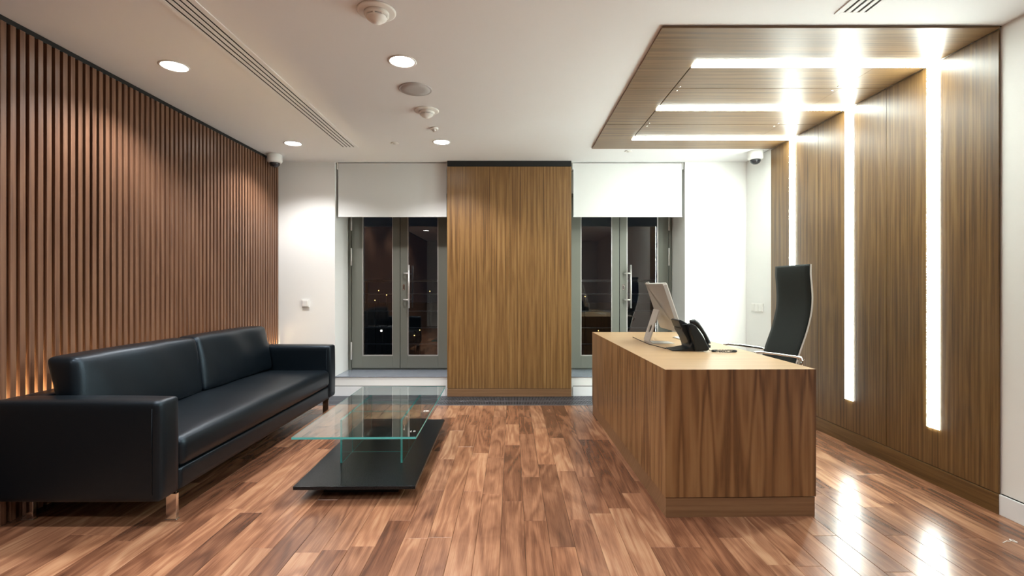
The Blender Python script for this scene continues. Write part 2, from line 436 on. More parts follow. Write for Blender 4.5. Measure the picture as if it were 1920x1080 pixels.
# ------------------------------------------------------------------ sills, doors, blinds
for (a, c, lab) in ((-1.975, -.716, 'brushed steel sill below the left window'), (.656, 1.929, 'brushed steel sill below the right window, beside the desk')):
    tag(box('window_sill', 'steel', a, c, BY-.010, DY-.001, .2092, .216, None, .001), lab, 'sill')
def door(name, cx, hw, hand):
    d = struct(bpy.data.objects.new(name, None)); COL.objects.link(d); d.location = (cx, DY, .216); d['_world'] = 1
    z0, z1 = .2165, 2.338
    fb = MB()
    for sx in (-1, 1):
        a, c = sorted((cx+sx*hw, cx+sx*(hw-.035))); fb.box(a, c, DY-.025, DY+.055, z0, z1)
    fb.box(cx-hw, cx+hw, DY-.025, DY+.055, 2.29, z1)
    fb.box(cx-hw+.035, cx+hw-.035, DY-.010, DY+.055, z0, .232)
    fb.build('door_frame', 'doorframe', d, .002)
    gz0, gz1 = .385, 2.20
    for sx in (-1, 1):
        o_, i_ = cx+sx*(hw-.042), cx+sx*.003
        go, gi = cx+sx*(hw-.165), cx+sx*.088
        lb = MB()
        def bb(p, q, z_0, z_1): lb.box(min(p, q), max(p, q), DY-.035, DY+.030, z_0, z_1)
        bb(o_, go, .238, 2.285); bb(gi, i_, .238, 2.285); bb(go, gi, .238, gz0); bb(go, gi, gz1, 2.285)
        lf = lb.build('door_leaf', 'doorframe', d, .002)
        be = MB(); w = .008
        a, c = min(go, gi), max(go, gi)
        for q in ((a-.001, a+w, gz0, gz1), (c-w, c+.001, gz0, gz1), (a, c, gz0-.001, gz0+w), (a, c, gz1-w, gz1+.001)):
            be.box(q[0], q[1], DY-.030, DY-.004, q[2], q[3])
        be.build('glazing_bead', 'alu', lf)
        box('pane', 'pane', a+.001, c-.001, DY-.002, DY+.006, gz0+.001, gz1-.001, lf)
        for hz in (.34, 1.47, 1.89):
            b = MB(); hx = cx+sx*(hw-.038); b.lathe([(.008, 0), (.010, .004), (.010, .206), (.008, .21)], (hx, DY-.044, hz), 12)
            b.build('hinge', 'alu', lf)
        if sx == 1:
            bx = cx+.045; hb = MB()
            hx, hy = bx+.075, DY-.105
            hb.tube([(hx, hy, .96), (hx, hy, 1.475)], .011, 12)
            for hz in (1.06, 1.375): hb.tube([(bx, DY-.034, hz), (bx+.01, DY-.07, hz), (bx+.035, hy+.004, hz), (hx, hy, hz)], .009, 10)
            hb.build('pull_handle', 'alu', lf)
            b = MB(); b.box(bx-.014, bx+.014, DY-.040, DY-.035, 1.175, 1.245); es = b.build('lock_plate', 'chrome', lf, .004)
            b = MB(); b.box(bx-.004, bx+.004, DY-.0415, DY-.0395, 1.19, 1.225); b.build('keyhole', 'black', lf)
    return d
door('door_1', -1.345, .622, 1)
door('door_2', 1.293, .630, 1)

for (a, c, lab, mk) in ((-1.949, -.731, 'pale grey roller blind half lowered over the left window', 0), (.687, 1.907, 'white roller blind half lowered over the right window behind the desk', 1)):
    t = thing('roller_blind', lab, 'blind', ((a+c)/2, 5.5, 2.0), group='roller blinds over the windows')
    box('fabric', 'blind', a+.002, c-.002, 5.499, 5.5015, 2.012, 2.60, t)
    box('bottom_bar', 'blind', a, c, 5.494, 5.506, 1.997, 2.012, t, .003)
    b = MB(); 
    n = 16; b.add([(xx_, 5.523+.021*math.cos(2*PI*k/n), 2.583+.021*math.sin(2*PI*k/n)) for xx_ in (a, c) for k in range(n)],
                  [(k, (k+1) % n, n+(k+1) % n, n+k) for k in range(n)]+[tuple(range(n)), tuple(range(n, 2*n))])
    b.build('roller_tube', 'alu', t)
    for sx in (a-.010, c+.002): box('bracket', 'plastic', sx, sx+.008, 5.49, 5.56, 2.53, CZ-.002, t)

# ------------------------------------------------------------------ outside: balcony and distant lamps
struct(box('trim_2', 'concrete', -4.5, 4.5, DY+.07, 7.3, -.1, .15))
rl = thing('balcony_railing', 'steel balcony railing of thin level bars beyond the dark windows', 'railing', (0, 7.0, .15))
for (z, r) in ((1.30, .020), (1.112, .008), (.868, .008), (.630, .008), (.40, .008)):
    b = MB(); n = 10
    b.add([(xx_, 7.0+r*math.cos(2*PI*k/n), z+r*math.sin(2*PI*k/n)) for xx_ in (-4.4, 4.4) for k in range(n)],
          [(k, (k+1) % n, n+(k+1) % n, n+k) for k in range(n)]+[tuple(range(n)), tuple(range(n, 2*n))], True)
    b.build('rail', 'steel', rl)
for xx in (-3.5, -2.08, -.7, .7, 2.08, 3.5):
    b = MB(); b.tube([(xx, 7.03, .15), (xx, 7.03, 1.29)], .018, 10); b.build('post', 'grille', rl)
struct(box('ground', 'city', -200, 200, 9, 400, -12.2, -12))
lamps = [(710, 545, 120, 'orange street lamp in the left window, middle of the orange cluster'),
         (725, 553, 95, 'orange street lamp in the left window, rightmost of the orange cluster'),
         (703, 563, 80, 'orange street lamp in the left window, lowest of the orange cluster'),
         (715, 620, 42, 'white street lamp glowing low in the left pane of the left window'),
         (787, 619, 52, 'orange street lamp low in the right pane of the left window, higher of two'),
         (777, 629, 40, 'orange street lamp low in the right pane of the left window, lower of two'),
         (806, 546, 140, 'orange street lamp alone at rail height right of the left window handle'),
         (1097, 556, 90, 'orange street lamp at mid height in the right window beside the wooden pier'),
         (1122, 620, 60, 'orange street lamp low in the right window beside the wooden pier')]
for i, (px, py, d, lab) in enumerate(lamps):
    w = i == 3
    X = (px-960)*d/F; z = CAMH-(py-HOR)*d/F
    t = thing('street_lamp', lab, 'street lamp', (X, d, -12), group='far street lamps seen through the windows')
    b = MB(); b.tube([(X, d+.3, -12), (X, d+.3, z+.3), (X, d, z+.35)], .06, 6); b.build('pole', 'black', t)
    r = d*.0010*(2.0 if w else 1)
    b = MB(); b.lathe([(.0001, -r), (r*.7, -r*.7), (r, 0), (r*.7, r*.7), (.0001, r)], (X, d, z), 10)
    b.build('lamp_head', 'streetwhite' if w else 'streetlight', t)

# ------------------------------------------------------------------ ceiling fittings
def downlight(x, y, label, show=True):
    t = thing('downlight', label, 'ceiling light', (x, y, CZ), group='round recessed downlights')
    b = MB(); b.lathe([(.072, -.0005), (.086, -.0005), (.088, -.003), (.080, -.006), (.074, -.004), (.072, -.0005)], (x, y, CZ), 40)
    b.build('trim_ring', 'plastic', t)
    b = MB(); b.lathe([(.0001, -.0025), (.073, -.0025), (.073, -.0008), (.0001, -.0008)], (x, y, CZ), 40)
    b.build('diffuser', 'disc', t)
    ld = bpy.data.lights.new('bulb', 'SPOT'); ld.energy = SPOT_W; ld.spot_size = math.radians(132); ld.spot_blend = .6
    ld.color = (1., .985, .975); ld.shadow_soft_size = .055
    l = bpy.data.objects.new('bulb', ld); COL.objects.link(l); l.parent = t; l.location = (0, 0, -.012)
DL = [(-2.13, 3.096, 'recessed round downlight above the sofa, nearer the camera'),
      (-2.128, 4.77, 'recessed round downlight near the ceiling camera in the left corner'),
      (-.678, 3.03, 'recessed round downlight between the large and small ceiling fittings, nearer the camera'),
      (-.677, 4.72, 'recessed round downlight in front of the wooden pier, farther from the camera')]
for a in DL: downlight(*a)
downlight(-2.13, 1.4, 'recessed round downlight just out of the picture above the sofa end')
downlight(1.3, .2, 'unseen round downlight added behind the camera on the right for fill light')  # unseen lamp off the ceiling rows, added as fill from the camera side
downlight(-.678, -.3, 'unseen round downlight added behind the camera in the middle for fill light')  # unseen; continues the middle row, put back in for fill light
downlight(-2.13, -.3, 'unseen round downlight added behind the camera on the left for fill light')  # unseen; continues the sofa row, added to brighten from behind
downlight(-.678, 1.36, 'recessed round downlight just out of the picture in the middle of the ceiling')

def detector(x, y, label):
    t = thing('smoke_detector', label, 'smoke detector', (x, y, CZ), group='smoke detectors')
    b = MB(); b.lathe([(.0001, -.001), (.096, -.001), (.096, -.006), (.088, -.011), (.0001, -.012)], (x, y, CZ), 40); b.build('base_plate', 'plastic', t)
    b = MB(); b.lathe([(.062, -.011), (.062, -.022), (.056, -.026), (.050, -.030)], (x, y, CZ), 36)
    b.lathe([(.052, -.034), (.050, -.040), (.030, -.056), (.018, -.060), (.016, -.062), (.0001, -.063)], (x, y, CZ), 36); b.build('housing', 'plastic', t)
    b = MB(); b.lathe([(.046, -.028), (.046, -.036)], (x, y, CZ), 36); b.build('sensing_slot', 'grille', t)
    b = MB()
    for k in range(8):
        a = 2*PI*k/8; c_, s_ = math.cos(a), math.sin(a)
        for q in (-.003,):
            vs = [(x+r_*c_-w_*s_, y+r_*s_+w_*c_, CZ+z_) for r_ in (.046, .0535) for w_ in (-.004, .004) for z_ in (-.036, -.026)]
            b.add(vs, [(0,1,3,2),(4,5,7,6),(0,1,5,4),(2,3,7,6),(0,2,6,4),(1,3,7,5)])
    b.build('rib', 'plastic', t)
detector(-.683, 2.475, 'large white round smoke detector at the top edge of the picture')
detector(-.674, 3.875, 'white round smoke detector behind the grey ceiling speaker')

t = thing('ceiling_speaker', 'flat round grey ceiling speaker between downlight and smoke detector', 'speaker', (-.68, 3.456, CZ))
b = MB(); b.lathe([(.104, -.001), (.116, -.001), (.116, -.005), (.110, -.008), (.104, -.006)], (-.68, 3.456, CZ), 44); b.build('rim', 'speaker', t)
b = MB(); b.lathe([(.105, -.0008), (.105, -.006), (.06, -.0072), (.0001, -.0075)], (-.68, 3.456, CZ), 44); b.build('grille', 'speaker', t)
t = thing('motion_sensor', 'small white ceiling sensor in front of the far downlight', 'sensor', (-.683, 4.305, CZ))
b = MB(); b.lathe([(.036, -.0005), (.036, -.012), (.030, -.017), (.0001, -.018)], (-.683, 4.305, CZ), 28); b.build('base', 'plastic', t)
b = MB(); b.lathe([(.018, -.017), (.016, -.028), (.010, -.034), (.0001, -.036)], (-.683, 4.305, CZ), 24); b.build('lens', 'alu', t)
for (x, y, lab) in ((-1.137, 4.754, 'small white ceiling disc left of the far downlight'), (1.193, 5.035, 'small white ceiling disc above the right roller blind')):
    t = thing('sprinkler_cover', lab, 'sprinkler', (x, y, CZ))
    b = MB(); b.lathe([(.036, -.0005), (.038, -.004), (.030, -.007), (.0001, -.008)], (x, y, CZ), 28); b.build('plate', 'plastic', t)
    b = MB(); b.lathe([(.014, -.0078), (.013, -.012), (.0001, -.013)], (x, y, CZ), 20); b.build('cap', 'alu', t)

def dome(x, y, label):
    t = thing('security_camera', label, 'security camera', (x, y, CZ), group='dome cameras in the corners')
    b = MB(); b.lathe([(.072, -.0005), (.074, -.004), (.074, -.070), (.070, -.080), (.060, -.086), (.052, -.088)], (x, y, CZ), 40); b.build('housing', 'plastic', t)
    b = MB(); b.lathe([(.053, -.085), (.050, -.105), (.038, -.122), (.020, -.132), (.0001, -.135)], (x, y, CZ), 32); dm = b.build('dome', 'dome', t)
dome(-2.505, 5.18, 'white dome camera on the ceiling above the end of the slatted wall')
dome(2.505, 5.05, 'white dome camera on the ceiling in the right corner behind the canopy')

def diffuser(x0, x1, y0, y1, label, n=4, inv=False):
    t = thing('air_diffuser', label, 'air vent', ((x0+x1)/2, (y0+y1)/2, CZ))
    zf = CZ-.006
    box('backing', 'black', x0+.01, x1-.01, y0+.01, y1-.02, CZ-.002, CZ-.0005, t)
    fr = .022; w = (x1-x0-2*fr); step = w/n; s = .0135
    b = MB(); b.box(x0, x0+fr, y0, y1, zf, CZ-.0002); b.box(x1-fr, x1, y0, y1, zf, CZ-.0002)
    b.box(x0+fr, x1-fr, y1-fr, y1, zf, CZ-.0002); b.box(x0+fr, x1-fr, y0, y0+fr, zf, CZ-.0002)
    b.build('frame', 'ceil', t, .001)
    for k in range(n+1):
        a = x0+fr+k*step-(step-s)/2 if 0 < k < n else (x0+fr if k == 0 else x1-fr-(step-s)/2)
        wdt = (step-s) if 0 < k < n else (step-s)/2
        box('blade', 'ceil', a, a+wdt, y0+fr, y1-fr, CZ-.0055, CZ-.002, t)
diffuser(-1.715, -1.535, .8, 4.905, 'long slotted linear air vent running along the ceiling above the sofa')
diffuser(1.640, 1.822, .8, 2.50, 'slotted white air vent at the top edge in front of the wooden canopy')

# ------------------------------------------------------------------ switches
t = thing('light_switch', 'small square white switch on the left white wall above the sofa arm', 'switch', (-2.297, BY, 1.03))
box('plate', 'plastic', -2.337, -2.257, BY-.020, BY-.0005, .990, 1.070, t, .003)
box('rocker', 'plastic', -2.327, -2.267, BY-.025, BY-.019, 1.0, 1.06, t, .002)
t = thing('light_switch', 'wide white double switch plate on the right side wall by the chair', 'switch', (RX, 5.22, 1.0))
box('plate', 'plastic', RX-.010, RX-.0005, 5.10, 5.345, .950, 1.040, t, .003)
for k in range(3): box('rocker', 'plastic', RX-.014, RX-.009, 5.111+k*.077, 5.180+k*.077, .960, 1.03, t, .002)

# ------------------------------------------------------------------ sofa
def soft_box(x0, x1, y0, y1, z0, z1, r, name, m, parent, n=(10, 24, 6), puff=(0, 0, 0), fn=None, smooth=True):
    """rounded box with gentle bulge; puff = extra bulge (m) of the faces along x, y, z; fn maps a point"""
    nx, ny, nz = n
    bm = bmesh.new(); idx = {}
    def ax(a, b, k, N):    # denser towards the edges
        t = k/N; t = .5-.5*math.cos(PI*t); return a+(b-a)*t
    def pt(i, j, k):
        key = (i, j, k)
        if key in idx: return idx[key]
        p = Vector((ax(x0, x1, i, nx), ax(y0, y1, j, ny), ax(z0, z1, k, nz)))
        lo = Vector((x0+r, y0+r, z0+r)); hi = Vector((x1-r, y1-r, z1-r))
        q = Vector((min(max(p[a], lo[a]), hi[a]) for a in range(3)))
        d = p-q
        if d.length > 1e-9:
            # project cube shell to rounded shell
            p = q+d.normalized()*r
        u = [(p[a]-(lo[a]+hi[a])/2)/((hi[a]-lo[a])/2+r) for a in range(3)]
        w = [max(0, 1-abs(v)**3) for v in u]
        p = p+Vector((puff[0]*u[0]*w[1]*w[2], puff[1]*u[1]*w[0]*w[2], puff[2]*u[2]*w[0]*w[1]))
        if fn: p = Vector(fn(p, u))
        idx[key] = bm.verts.new(p); return idx[key]
    def quad(a, b, c, d):
        try: bm.faces.new((a, b, c, d))
        except ValueError: pass
    for i in range(nx):
        for j in range(ny):
            for k in (0, nz): quad(pt(i, j, k), pt(i+1, j, k), pt(i+1, j+1, k), pt(i, j+1, k))
    for i in range(nx):
        for k in range(nz):
            for j in (0, ny): quad(pt(i, j, k), pt(i+1, j, k), pt(i+1, j, k+1), pt(i, j, k+1))
    for j in range(ny):
        for k in range(nz):
            for i in (0, nx): quad(pt(i, j, k), pt(i, j+1, k), pt(i, j+1, k+1), pt(i, j, k+1))
    bmesh.ops.recalc_face_normals(bm, faces=bm.faces)
    me = bpy.data.meshes.new(name); bm.to_mesh(me); bm.free()
    for p in me.polygons: p.use_smooth = smooth
    me.materials.append(M[m]); o = bpy.data.objects.new(name, me); COL.objects.link(o)
    if parent is not None:
        o.parent = parent
        if parent.get('_world'):
            pl = Vector((0, 0, 0)); q = parent
            while q is not None: pl += q.location; q = q.parent
            o.location = -pl
    return o

FX = -1.740
so = thing('sofa', 'long low black leather sofa on chrome legs along the slatted wall', 'sofa', (-2.16, 3.63, 0))
def arm(y0, y1):
    return soft_box(-2.585, FX, y0, y1, .150, .650, .022, 'armrest', 'leather', so, (22, 8, 14), (.006, .006, .006))
a1 = arm(2.420, 2.572); a2 = arm(4.690, 4.840)
for (a, yy) in ((a1, 2.420), (a2, 4.690)):     # seam piping near the front edge and across the top
    for sx in (-1.775, -2.18):
        b = MB(); b.tube([(sx, yy-.0012, .19), (sx, yy-.0042, .40), (sx, yy-.0012, .615)], .0013, 6)
        b.build('seam', 'leather', a)
soft_box(-2.585, -2.45, 2.572, 4.690, .150, .650, .022, 'back_frame', 'leather', so, (6, 24, 10))
soft_box(-2.46, FX-.008, 2.573, 4.689, .150, .262, .010, 'seat_rail', 'leather', so, (8, 12, 6))
def seat_fn(p, u):
    p = p.copy(); p.z += .004*math.sin(p.y*9+1)*max(0, u[2])*(1-u[0]**2); return p
soft_box(-2.44, FX+.004, 2.576, 4.686, .264, .425, .045, 'seat_cushion', 'leather', so, (18, 50, 10), (.006, 0, .022), seat_fn)
def back_fn(p, u):
    h = (p.z-.44)/.40
    p = p.copy()
    th = (p.x+2.37)              # thickness coordinate
    p.x = -2.335-.085*h+th*(1-.25*(1-h)) + .006*math.sin(p.y*14+p.z*10)*max(0, u[0])
    return p
c1 = soft_box(-2.455, -2.285, 2.62, 3.632, .440, .842, .035, 'back_cushion', 'leather', so, (10, 30, 16), (.022, .010, .006), back_fn)
c2 = soft_box(-2.455, -2.285, 3.640, 4.664, .440, .845, .035, 'back_cushion', 'leather', so, (10, 30, 16), (.022, .010, .006), back_fn)
def leg(x0, x1, y0, y1, dirx, diry):
    b = MB(); b.box(x0, x1, y0, y1, 0, .150)
    b.box(min(x0, x0-.09*dirx) if dirx > 0 else x0, max(x1, x1-.09*dirx) if dirx < 0 else x1, y0, y1, .136, .150)
    b.box(x0-.004, x1+.004, y0-.004, y1+.004, 0, .005)
    return b.build('leg', 'chrome', so, .0015)
leg(-1.806, -1.752, 2.560, 2.580, 1, 1); leg(-2.556, -2.50, 2.560, 2.580, -1, 1)
leg(-1.806, -1.752, 4.680, 4.700, 1, -1); leg(-2.556, -2.50, 4.680, 4.700, -1, -1)

# ------------------------------------------------------------------ coffee table
ct = thing('coffee_table', 'low coffee table with clear glass top on glass fins and black base board', 'table', (-.905, 3.47, 0), math.radians(1.0))
def tb(name, m, *a, bevel=0, seg=2, parent=ct):
    b = MB(); b.box(*a); return b.build(name, m, parent, bevel, seg)
tb('base_board', 'blacklac', -.345, .345, -.695, .70, .069, .090, bevel=.004, seg=3)
tb('plinth', 'black', -.22, .22, -.56, .56, .0, .069)
def glass_slab(name, x0, x1, y0, y1, z0, z1, bevel=.0008):
    """clear glass sheet whose thin sides are green"""
    b = MB(); b.box(x0, x1, y0, y1, z0, z1)
    dims = {'x': x1-x0, 'y': y1-y0, 'z': z1-z0}; thin = min(dims, key=dims.get)
    # faces order in box: bottom, top, front(-y), right(+x), back(+y), left(-x)
    normals = ['z', 'z', 'y', 'x', 'y', 'x']
    for i, n in enumerate(normals): b.mi[i] = 0 if n == thin else 1
    return b.build(name, ['tglass', 'tedge'], ct)
glass_slab('glass_top', -.350, .350, -.70, .70, .357, .369)
fin_x = .192
glass_slab('glass_fin', -fin_x-.006, -fin_x+.006, -.33, .385, .0905, .3565)
glass_slab('glass_fin', fin_x-.006, fin_x+.006, -.33, .385, .0905, .3565)
glass_slab('glass_cross_piece', -fin_x+.0065, fin_x-.0065, -.120, -.106, .0905, .3565)
glass_slab('glass_cross_piece', -fin_x+.0065, fin_x-.0065, .150, .160, .0905, .3565)
for (x, y) in ((fin_x, .34), (-fin_x, .34), (fin_x, -.28), (-fin_x, -.28)):
    b = MB(); b.lathe([(.0001, .3535), (.014, .3535), (.014, .3565), (.0001, .3566)], (x, y, 0), 18)

# ------------------------------------------------------------------ reception desk
DH = .7815; DW = .803; DL_ = 2.13
dk = thing('reception_desk', 'large boxy walnut veneer reception desk with a grained top coloured paler for light glare', 'desk', (.808, 2.586, 0), math.radians(1.0))
def dprism(name, m, poly, axis, a, c, parent=dk):
    b = MB(); b.prism(poly, axis, a, c); return b.build(name, m, parent)
tk = .022; zt = DH
# top with mitred edges
b = MB()
b.add([(0, 0, zt), (DW, 0, zt), (DW, DL_, zt), (0, DL_, zt), (tk, tk, zt-tk), (DW, tk, zt-tk), (DW, DL_-tk, zt-tk), (tk, DL_-tk, zt-tk)],
      [(0, 1, 2, 3), (4, 7, 6, 5), (0, 4, 5, 1), (1, 5, 6, 2), (2, 6, 7, 3), (3, 7, 4, 0)])
b.build('desktop', 'desk_x_glare', dk)
zb = .107
b = MB()   # near end panel, mitred at the top and the left corner
e = .0003
b.add([(0, 0, zb), (DW, 0, zb), (DW, 0, zt-e), (0, 0, zt-e), (tk, tk, zb), (DW, tk, zb), (DW, tk, zt-tk-e), (tk, tk, zt-tk-e)],
      [(0, 1, 2, 3), (4, 7, 6, 5), (0, 4, 5, 1), (1, 5, 6, 2), (2, 6, 7, 3), (3, 7, 4, 0)])
b.build('end_panel', 'desk_z', dk)
b = MB()
b.add([(0, 0, zb), (0, DL_, zb), (0, DL_, zt-e), (0, 0, zt-e), (tk, tk, zb), (tk, DL_-tk, zb), (tk, DL_-tk, zt-tk-e), (tk, tk, zt-tk-e)],
      [(0, 1, 2, 3), (4, 7, 6, 5), (0, 4, 5, 1), (1, 5, 6, 2), (2, 6, 7, 3), (3, 7, 4, 0)])
b.build('front_panel', 'desk_z', dk)
b = MB()
b.add([(0, DL_, zb), (DW, DL_, zb), (DW, DL_, zt-e), (0, DL_, zt-e), (tk, DL_-tk, zb), (DW, DL_-tk, zb), (DW, DL_-tk, zt-tk-e), (tk, DL_-tk, zt-tk-e)],
      [(0, 1, 2, 3), (4, 7, 6, 5), (0, 4, 5, 1), (1, 5, 6, 2), (2, 6, 7, 3), (3, 7, 4, 0)])
b.build('end_panel', 'desk_z', dk)
b = MB(); i_ = .004
b.box(i_, DW-i_, i_, .022, 0, .1025); b.box(i_, DW-i_, DL_-.022, DL_-i_, 0, .1025); b.box(i_, .022, .022, DL_-.022, 0, .1025)
b.build('plinth', 'ven_basex', dk)
b = MB(); b.box(.012, DW-.012, .012, .02, .1025, .107); b.box(.012, .02, .02, DL_-.02, .1025, .107); b.build('shadow_gap', 'black', dk)
b = MB(); b.box(DW-.50, DW-.01, .03, .46, .04, zt-.03); ped = b.build('drawer_unit', 'desk_z', dk)
for k in range(3):
    z0 = .05+k*.235
    b = MB(); b.box(DW-.012, DW+.006-.006, .035, .455, z0, z0+.225); dr = b.build('drawer', 'desk_z', dk)
    b = MB(); b.tube([(DW+.001, .18, z0+.19), (DW+.018, .19, z0+.19), (DW+.018, .30, z0+.19), (DW+.001, .31, z0+.19)], .004, 8); b.build('handle', 'chrome', dr)

# ------------------------------------------------------------------ computer on the desk
pc = thing('computer', 'slim silver all-in-one computer seen from behind on the desk', 'computer', (1.10, 3.80, DH))
def panel_pt(u, y, w):   # u: 0 bottom .. 1 top along the tilted slab, w thickness outward towards the screen
    bx, bz, tx, tz = 1.222, .872, 1.096, 1.250
    dx, dz = tx-bx, tz-bz; L = math.hypot(dx, dz); nx_, nz_ = dz/L, -dx/L
    return (bx+dx*u+nx_*w, y, bz+dz*u+nz_*w)
def slab(mb, u0, u1, y0, y1, w0, w1, r=0):
    vs = []
    R = r
    import itertools
    prof = []
    Lh = .398
    n = 5
    for (cu, cy, a0) in ((u1-R/Lh, y1-R, 0), (u1-R/Lh, y0+R, 90), (u0+R/Lh, y0+R, 180), (u0+R/Lh, y1-R, 270)):
        for k in range(n+1):
            a = math.radians(a0+90*k/n); prof.append((cu+math.cos(a)*R/Lh*1, cy+math.sin(a)*R))
    m = len(prof)
    vs = [panel_pt(u, y, w0) for u, y in prof]+[panel_pt(u, y, w1) for u, y in prof]
    fs = [tuple(range(m)), tuple(range(m, 2*m))]+[(i, (i+1) % m, m+(i+1) % m, m+i) for i in range(m)]
    mb.add(vs, fs)
b = MB(); slab(b, 0, 1, 3.565, 4.052, 0, .024, .012); b.build('rear_housing', 'pcalu', pc)
b = MB(); slab(b, .0, 1, 3.566, 4.051, .0242, .030, .012); b.build('bezel', 'plastic', pc)
b = MB(); slab(b, .17, .95, 3.59, 4.027, .0302, .0312, .002); b.build('screen', 'screen', pc)
# stand: bent aluminium sheet with a round cable hole, and a foot
def stand():
    b = MB(); yc0, yc1 = 3.735, 3.885
    pa = Vector((1.128, 0, 1.040)); pb = Vector((1.050, 0, .800)); d = pb-pa; n_ = Vector((d.z, 0, -d.x)).normalized()*.009
    def P(t, y, s): 
        q = pa+d*t+(n_ if s else Vector((0, 0, 0))); return (q.x, y, q.z)
    # outer widens towards the foot; hole
    cy = (yc0+yc1)/2; ht = .62; hr = .034; L = d.length; N = 24
    def outer(a):
        c_, s_ = math.cos(a), math.sin(a)
        t0, t1 = -ht, 1-ht
        k = 1e9
        if s_ > 1e-6: k = min(k, t1*L/s_)
        if s_ < -1e-6: k = min(k, t0*L/s_)
        if c_ > 1e-6: k = min(k, .075/c_)
        if c_ < -1e-6: k = min(k, -.075/c_)
        return (ht+k*s_/L, cy+k*c_)
    angs = sorted(set([2*PI*i/N for i in range(N)]+[math.atan2((1-ht)*L, .075) % (2*PI), math.atan2((1-ht)*L, -.075) % (2*PI), math.atan2(-ht*L, .075) % (2*PI), math.atan2(-ht*L, -.075) % (2*PI)]))
    m = len(angs)
    o1 = [outer(a) for a in angs]; i1 = [(ht+hr*math.sin(a)/L, cy+hr*math.cos(a)) for a in angs]
    vs = [P(t, y, 0) for t, y in o1]+[P(t, y, 0) for t, y in i1]+[P(t, y, 1) for t, y in o1]+[P(t, y, 1) for t, y in i1]
    fs = []
    for i in range(m):
        j = (i+1) % m
        fs += [(i, j, m+j, m+i), (2*m+i, 3*m+i, 3*m+j, 2*m+j), (i, 2*m+i, 2*m+j, j), (m+i, m+j, 3*m+j, 3*m+i)]
    b.add(vs, fs); b.build('stand_neck', 'alu', pc)
    b = MB(); pts = [(1.052, .806), (1.046, .794), (1.048, DH+.001), (1.235, DH+.001), (1.240, DH+.004), (1.07, DH+.009), (1.060, .800)]
    b.prism(pts, 'y', yc0, yc1); b.build('stand_foot', 'alu', pc)
stand()

kb = thing('keyboard', 'thin white keyboard lying on the desk behind the telephone', 'keyboard', (1.42, 3.98, DH))
box('body', 'alu', 1.375, 1.49, 3.80, 4.20, DH+.0005, DH+.008, kb, .002)
b = MB()
for i in range(14):
    for j in range(4): b.box(1.384+j*.025, 1.405+j*.025, 3.812+i*.0272, 3.835+i*.0272, DH+.0075, DH+.011)
b.build('keys', 'plastic', kb)

# ------------------------------------------------------------------ telephone
ph = thing('desk_telephone', 'black desk telephone with corded handset on its tilted stand', 'telephone', (1.22, 3.42, DH))
b = MB()   # tilted body: profile in x,z extruded along y
body = [(1.300, DH+.006), (1.312, .805), (1.262, .890), (1.215, .955), (1.190, .966), (1.160, .960), (1.160, .92), (1.190, .87), (1.210, .82), (1.215, DH+.004)]
b.prism(body, 'y', 3.345, 3.515); b.build('body', 'blackpl', ph, .006, 3)
b = MB()   # near side hump that cradles the handset
side = [(1.312, DH+.006), (1.326, .800), (1.285, .880), (1.235, .955), (1.205, .972), (1.185, .962), (1.19, .93), (1.215, .86), (1.225, .80), (1.235, DH+.004)]
b.prism(side, 'y', 3.285, 3.345); b.build('cradle', 'blackpl', ph, .008, 3)
b = MB()   # display raised at the top, facing the chair
b.prism([(1.205, .945), (1.215, .958), (1.150, .992), (1.137, .985), (1.155, .940), (1.190, .915)], 'y', 3.350, 3.515)
dsp = b.build('display', 'blackpl', ph, .003)
b = MB(); b.add([(1.2125, 3.365, .9612), (1.2125, 3.505, .9612), (1.160, 3.505, .9885), (1.160, 3.365, .9885)], [(0, 1, 2, 3)])
b.add([(1.2125, 3.365, .9592), (1.2125, 3.505, .9592), (1.160, 3.505, .9865), (1.160, 3.365, .9865)], [(0, 1, 2, 3)]); b.build('screen', 'screen', dsp)
b = MB(); b.prism([(1.085, DH+.0008), (1.24, DH+.0008), (1.25, .82), (1.235, .855), (1.222, .850), (1.205, .806), (1.15, .795), (1.088, DH+.006)], 'y', 3.315, 3.475)
b.build('stand', 'blackpl', ph, .003)
b = MB()
for k in range(6): b.box(1.160+k*.0085-.004, 1.1635+k*.0085-.004, 3.37, 3.49, .9305-.006*k, .934-.006*k)
b.build('rear_ribs', 'blackpl', ph)
# handset: arched bar with two thick ends
hs = [(1.205, .974, .018), (1.228, .980, .020), (1.250, .966, .016), (1.275, .935, .0125), (1.298, .900, .0115), (1.316, .865, .0125), (1.326, .835, .017), (1.322, .808, .018)]
pts = []; rr = []
for i in range(len(hs)-1):
    for k in range(3):
        t_ = k/3; pts.append((hs[i][0]*(1-t_)+hs[i+1][0]*t_, 3.312, hs[i][1]*(1-t_)+hs[i+1][1]*t_)); rr.append(hs[i][2]*(1-t_)+hs[i+1][2]*t_)
pts.append((hs[-1][0], 3.312, hs[-1][1])); rr.append(hs[-1][2])
b = MB(); b.tube(pts, rr, 14); b.build('handset', 'blackpl', ph)
